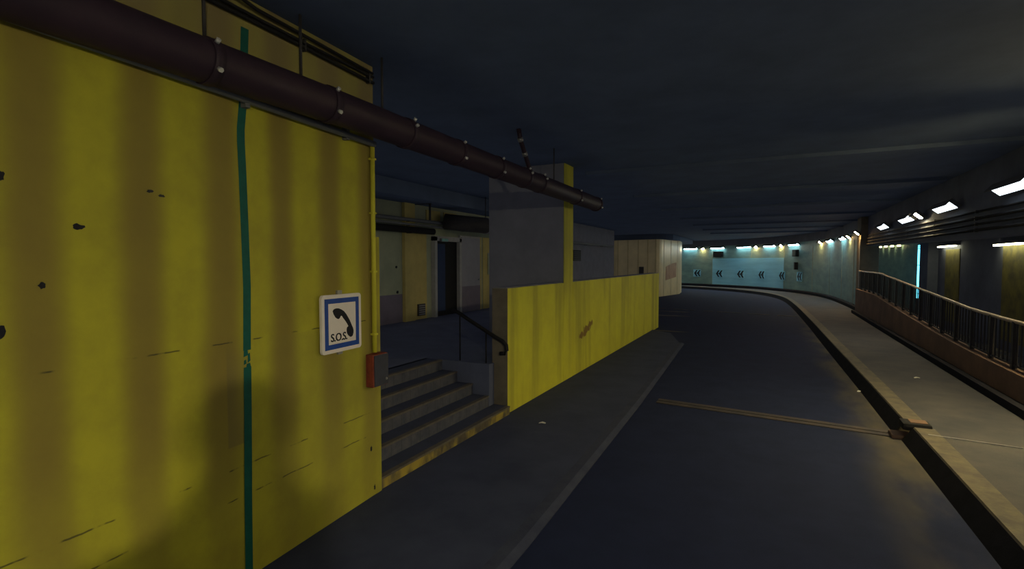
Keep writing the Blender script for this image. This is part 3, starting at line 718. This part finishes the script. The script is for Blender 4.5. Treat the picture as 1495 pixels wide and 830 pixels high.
fl = [(29.5, 'large white luminaire above the railing, cut by the right picture edge'),
      (31.63, 'white luminaire second from the right edge, above the railing'),
      (35.5, 'white luminaire third from the right edge, beside a small warm floodlight'),
      (39.1, 'white luminaire fourth from the right edge over the railing\'s far half'),
      (49.55, 'first white luminaire past the pier, at the start of the curved wall'),
      (53.4, 'second white luminaire past the pier, before the unlit gap'),
      (60.2, 'white luminaire above the rightmost chevron sign, just past the unlit gap'),
      (63.5, 'white luminaire above the fifth chevron sign from the left'),
      (66.6, 'white luminaire above the third chevron sign from the left'),
      (69.55, 'white luminaire above the second chevron sign, over the left end of blue cladding'),
      (72.6, 'leftmost white luminaire, beside the cream wall block')]
fl[0] = (27.75, fl[0][1])
for i, (q, lab) in enumerate(fl): place(pf if i < 4 else pf2, i in (0, 4), q, lab, GF)
for q in (26.0, 20.9, 17.1, 10.7, 7.1, 75.7, 78.8, 82):
    place(pf if q < 40 else pf2, False, q, 'white fluorescent luminaire of the row, outside the pictured stretch of wall', GF)
so = [(34.0, 'small warm floodlight nearest the viewer, above the middle of the railing'),
      (43.6, 'small warm floodlight on the pier at the end of the railing'),
      (47.7, 'small warm floodlight first past the pier, right of a white luminaire'),
      (55.6, 'small warm floodlight second past the pier, right of the unlit gap'),
      (61.95, 'small warm floodlight above the fifth chevron sign, right of a luminaire'),
      (65.25, 'small warm floodlight above the fourth chevron sign'),
      (71.2, 'leftmost small warm floodlight near the cream block')]
for i, (q, lab) in enumerate(so): place(ps_ if i == 0 else ps2, i < 2, q, lab, GS, push=0.32 if i == 1 else 0.11)
ps3 = lamp_proto('sodium_floodlight', 'small sodium floodlight', 'lamp', 0.30, 0.22, 'sodium_new', GS)
ps4 = lamp_proto('sodium_floodlight', 'small sodium floodlight', 'lamp', 0.30, 0.22, 'sodium_hood', GS, 0.25)
for q in (13.08, 24.5):
    place(ps3 if q < 14 else ps4, True, q, 'small warm floodlight of the row, outside the pictured stretch of wall', GS)
# passage lamps
def plamp(y, L, z, lab):
    t = thing('passage_lamp', lab, 'lamp', (5.80, y, z), 0, 'lamps in the passage beyond the railing')
    MB().box(-0.07, 0.15, -L / 2, L / 2, 0.03, 0.10, bev=0.01).build('housing', 'lampbody', t)
    MB().box(-0.06, 0.06, -L / 2 + .03, L / 2 - .03, -0.02, 0.03, bev=0.01).build('diffuser', 'fluor_small', t)
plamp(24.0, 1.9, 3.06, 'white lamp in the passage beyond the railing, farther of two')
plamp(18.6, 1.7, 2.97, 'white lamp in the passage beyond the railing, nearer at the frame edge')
t = thing('cable_tray', 'pale cable tray along the passage wall just above its lamps', 'tray', (5.7, 0, 3.2))
for k in range(3): MB().tube([(0.05 * k, 9, 0.0 + 0.045 * k), (0.05 * k, 28, 0.14 + 0.045 * k)], 0.018, 8).build('cable', 'handrail', t)
for y in (12, 16, 20, 24, 27): MB().box(-0.04, 0.26, y - .02, y + .02, -0.03 + .0074*(y-9), 0.0 + .0074*(y-9)).build('bracket', 'rail', t)
# glowing cyan column
t = thing('light_column', 'tall glowing cyan light column behind the railing', 'light', (5.78, 27.25, 0))
MB().tube([(0, 0, 0.95), (0, 0, 3.2), (0.03, -0.03, 3.31), (0.10, -0.12, 3.36), (0.16, -0.30, 3.37)], 0.145, 16).build('tube', 'cyan', t)
for z in (1.16, 2.36, 3.06, 3.14): MB().tube([(0, 0, z - 0.012), (0, 0, z + 0.012)], 0.153, 16).build('band', 'black', t)
MB().box(-0.16, 0.16, -0.16, 0.16, 0.0, 0.96, bev=0.02).build('base', 'rail', t)
struct(MB().box(5.62, 5.96, 25.6, 26.85, 0, 3.46).build('pier', 'brown'), 'dark pier just right of the cyan light column', 'pier')
# tiny far lamps in the passage
for i in range(6):
    y = 31.5 + i * 1.6
    t = thing('far_passage_lamp', ('rightmost', 'second', 'third', 'fourth', 'fifth', 'leftmost')[i] + ' of six tiny warm lamps deep in the passage, counted from the right', 'lamp', (5.75, y, 3.30 + 0.02 * i), 0, 'tiny warm lamps deep in the passage')
    MB().box(-0.05, 0.15, -0.14, 0.14, 0.045, 0.1).build('housing', 'lampbody', t)
    MB().box(-0.06, 0.06, -0.12, 0.12, -0.035, 0.045, bev=0.01).build('lens', 'warmdot', t)

# ------------------------------------------------------------------ chevron signs on the curved wall
def chevron(q, lab, first=None):
    p, t, nrm = WALL.at(q)
    loc = (p.x + nrm.x * 0.06, p.y + nrm.y * 0.06, 1.42); rz = math.atan2(t.y, t.x) - PI / 2
    if first: return dup(first, loc, rz, lab, 'chevron signs on the curved wall')
    r = thing('chevron_sign', lab, 'sign', loc, rz, 'chevron signs on the curved wall')
    # local +Y runs along the wall (towards the left in view), face towards -X
    f = lambda u, v, h: (-h, u, v)
    MB().prism([(-.42, -.34), (.42, -.34), (.42, .34), (-.42, .34)], -0.03, 0.0, f).build('panel', 'bluepan', r)
    for c in (0.03, -0.30):
        out = [(c + .28, 0), (c + .04, .30), (c - .12, .30), (c + .10, 0), (c - .12, -.30), (c + .04, -.30)]
        MB().prism(out, 0.0, 0.006, f).build('chevron', 'ink', r)
    MB().box(-0.0, 0.04, -.3, .3, -.05, .05).build('bracket', 'rail', r)
    return r
names = ['leftmost chevron sign, on the green wall left of the blue cladding', 'second chevron sign from the left, at the left end of the blue cladding', 'third chevron sign from the left, on blue cladding', 'fourth chevron sign from the left, on blue cladding', 'fifth chevron sign from the left, at the right end of the blue cladding', 'rightmost chevron sign, on the green wall right of the cladding']
c0 = None
for q, lab in zip((71.82, 69.34, 66.98, 64.52, 61.8, 59.24), names):
    c = chevron(q, lab, c0); c0 = c0 or c
def wallbox(q, z, w, h, lab):
    p, t, nrm = WALL.at(q)
    r = thing('junction_box', lab, 'box', (p.x + nrm.x * 0.0, p.y + nrm.y * 0.0, z), math.atan2(t.y, t.x) - PI / 2)
    MB().box(-0.22, 0.02, -w / 2, w / 2, -h / 2, h / 2, bev=0.02).build('body', 'black', r)
    MB().box(-0.235, -0.215, -w / 2 + .05, w / 2 - .05, -h / 2 + .05, h / 2 - .05).build('cover', 'rail', r)
wallbox(69.4, 3.2, 0.95, 0.5, 'black box on the curved wall under the second luminaire from the left')
wallbox(59.8, 3.15, 0.6, 0.5, 'black box on the curved wall under the luminaire past the unlit gap')
wallbox(59.7, 2.2, 0.2, 0.55, 'slim black box on the curved wall above the rightmost chevron sign')

# ------------------------------------------------------------------ small scraps on the ground
for (x, y, z, lab, rz) in ((2.66, 12.6, WZ, 'white paper scrap lying on the raised walkway', .4), (1.60, 11.75, 0.0, 'white paper scrap in the gutter at the far kerb', 1.0), (-3.05, 7.1, PV, 'small white scrap on the pavement before the parapet', .2)):
    b = MB(); n = 6
    for i in range(n):
        for j in range(2): pass
    P = [(-.05, -.02, .006), (0, -.025, .016), (.05, -.015, .006), (.052, .02, .01), (.0, .028, .02), (-.048, .02, .006)]
    b.verts([(px, py, pz) for px, py, pz in P] + [(px, py, pz - .004) for px, py, pz in P], [[0, 1, 4, 5], [1, 2, 3, 4], [11, 10, 7, 6], [10, 9, 8, 7]] + [[k, (k + 1) % 6, 6 + (k + 1) % 6, 6 + k] for k in range(6)])
    o = b.build('paper_scrap', 'scrap'); o.location = (x, y, z); o.rotation_euler = (0, 0, rz); tag(o, lab, 'paper')

# ------------------------------------------------------------------ the viewer's own camera rig: its ball head throws the round shadow on the wall
rg = thing('camera_rig', 'mapping camera rig whose round headed shadow falls on the yellow wall', 'camera rig', (0.09, -0.19, 0))
MB().sphere((0, 0, 2.50), 0.185, 28, 18).build('ball_head', 'grey', rg)
b = MB(); b.strip([[(-.09, -.12, 2.36), (.09, -.12, 2.36), (.09, .10, 2.36), (-.09, .10, 2.36)], [(-.12, -.20, 2.24), (.12, -.20, 2.24), (.12, .16, 2.24), (-.12, .16, 2.24)], [(-.14, -.27, 2.10), (.14, -.27, 2.10), (.14, .20, 2.10), (-.14, .20, 2.10)]])
b.build('collar', 'grey', rg)
MB().box(-0.20, 0.20, -0.46, 0.26, 1.72, 2.16, bev=0.02).build('equipment_case', 'grey', rg)
MB().tube([(0, -0.1, 0.45), (0, -0.1, 1.74)], 0.06, 14).build('mast', 'steel', rg)
MB().box(-0.35, 0.35, -0.6, 0.25, 0.32, 0.46, bev=0.03).build('cart', 'grey', rg)
for sx in (-0.36, 0.36):
    for sy in (-0.5, 0.15):
        MB().tube([(sx - .04, sy, 0.17), (sx + .04, sy, 0.17)], 0.17, 20).build('wheel', 'black', rg)

# ------------------------------------------------------------------ world, camera, view
sc = bpy.context.scene
w = bpy.data.worlds.new('night'); sc.world = w; w.use_nodes = True
w.node_tree.nodes['Background'].inputs[0].default_value = (0.35, 0.5, 1.0, 1)
w.node_tree.nodes['Background'].inputs[1].default_value = 0.02
sc.cycles.use_fast_gi = True; sc.cycles.fast_gi_method = 'ADD'; sc.cycles.ao_bounces = 1; sc.cycles.ao_bounces_render = 1
w.light_settings.distance = 0.8; w.light_settings.ao_factor = 0.055
cam = bpy.data.cameras.new('camera'); co = bpy.data.objects.new('camera', cam); C.objects.link(co)
cam.sensor_width = 36; cam.lens = 18.0; cam.clip_start = 0.02; cam.clip_end = 300
co.location = (0, 0, 2.5); co.rotation_euler = (PI / 2 - math.atan(33 / 747.5), 0, math.radians(26.67))
sc.camera = co
sc.view_settings.view_transform = 'Standard'; sc.view_settings.look = 'None'
sc.view_settings.gamma = 1; sc.view_settings.exposure = -0.15; sc.view_settings.use_curve_mapping = False
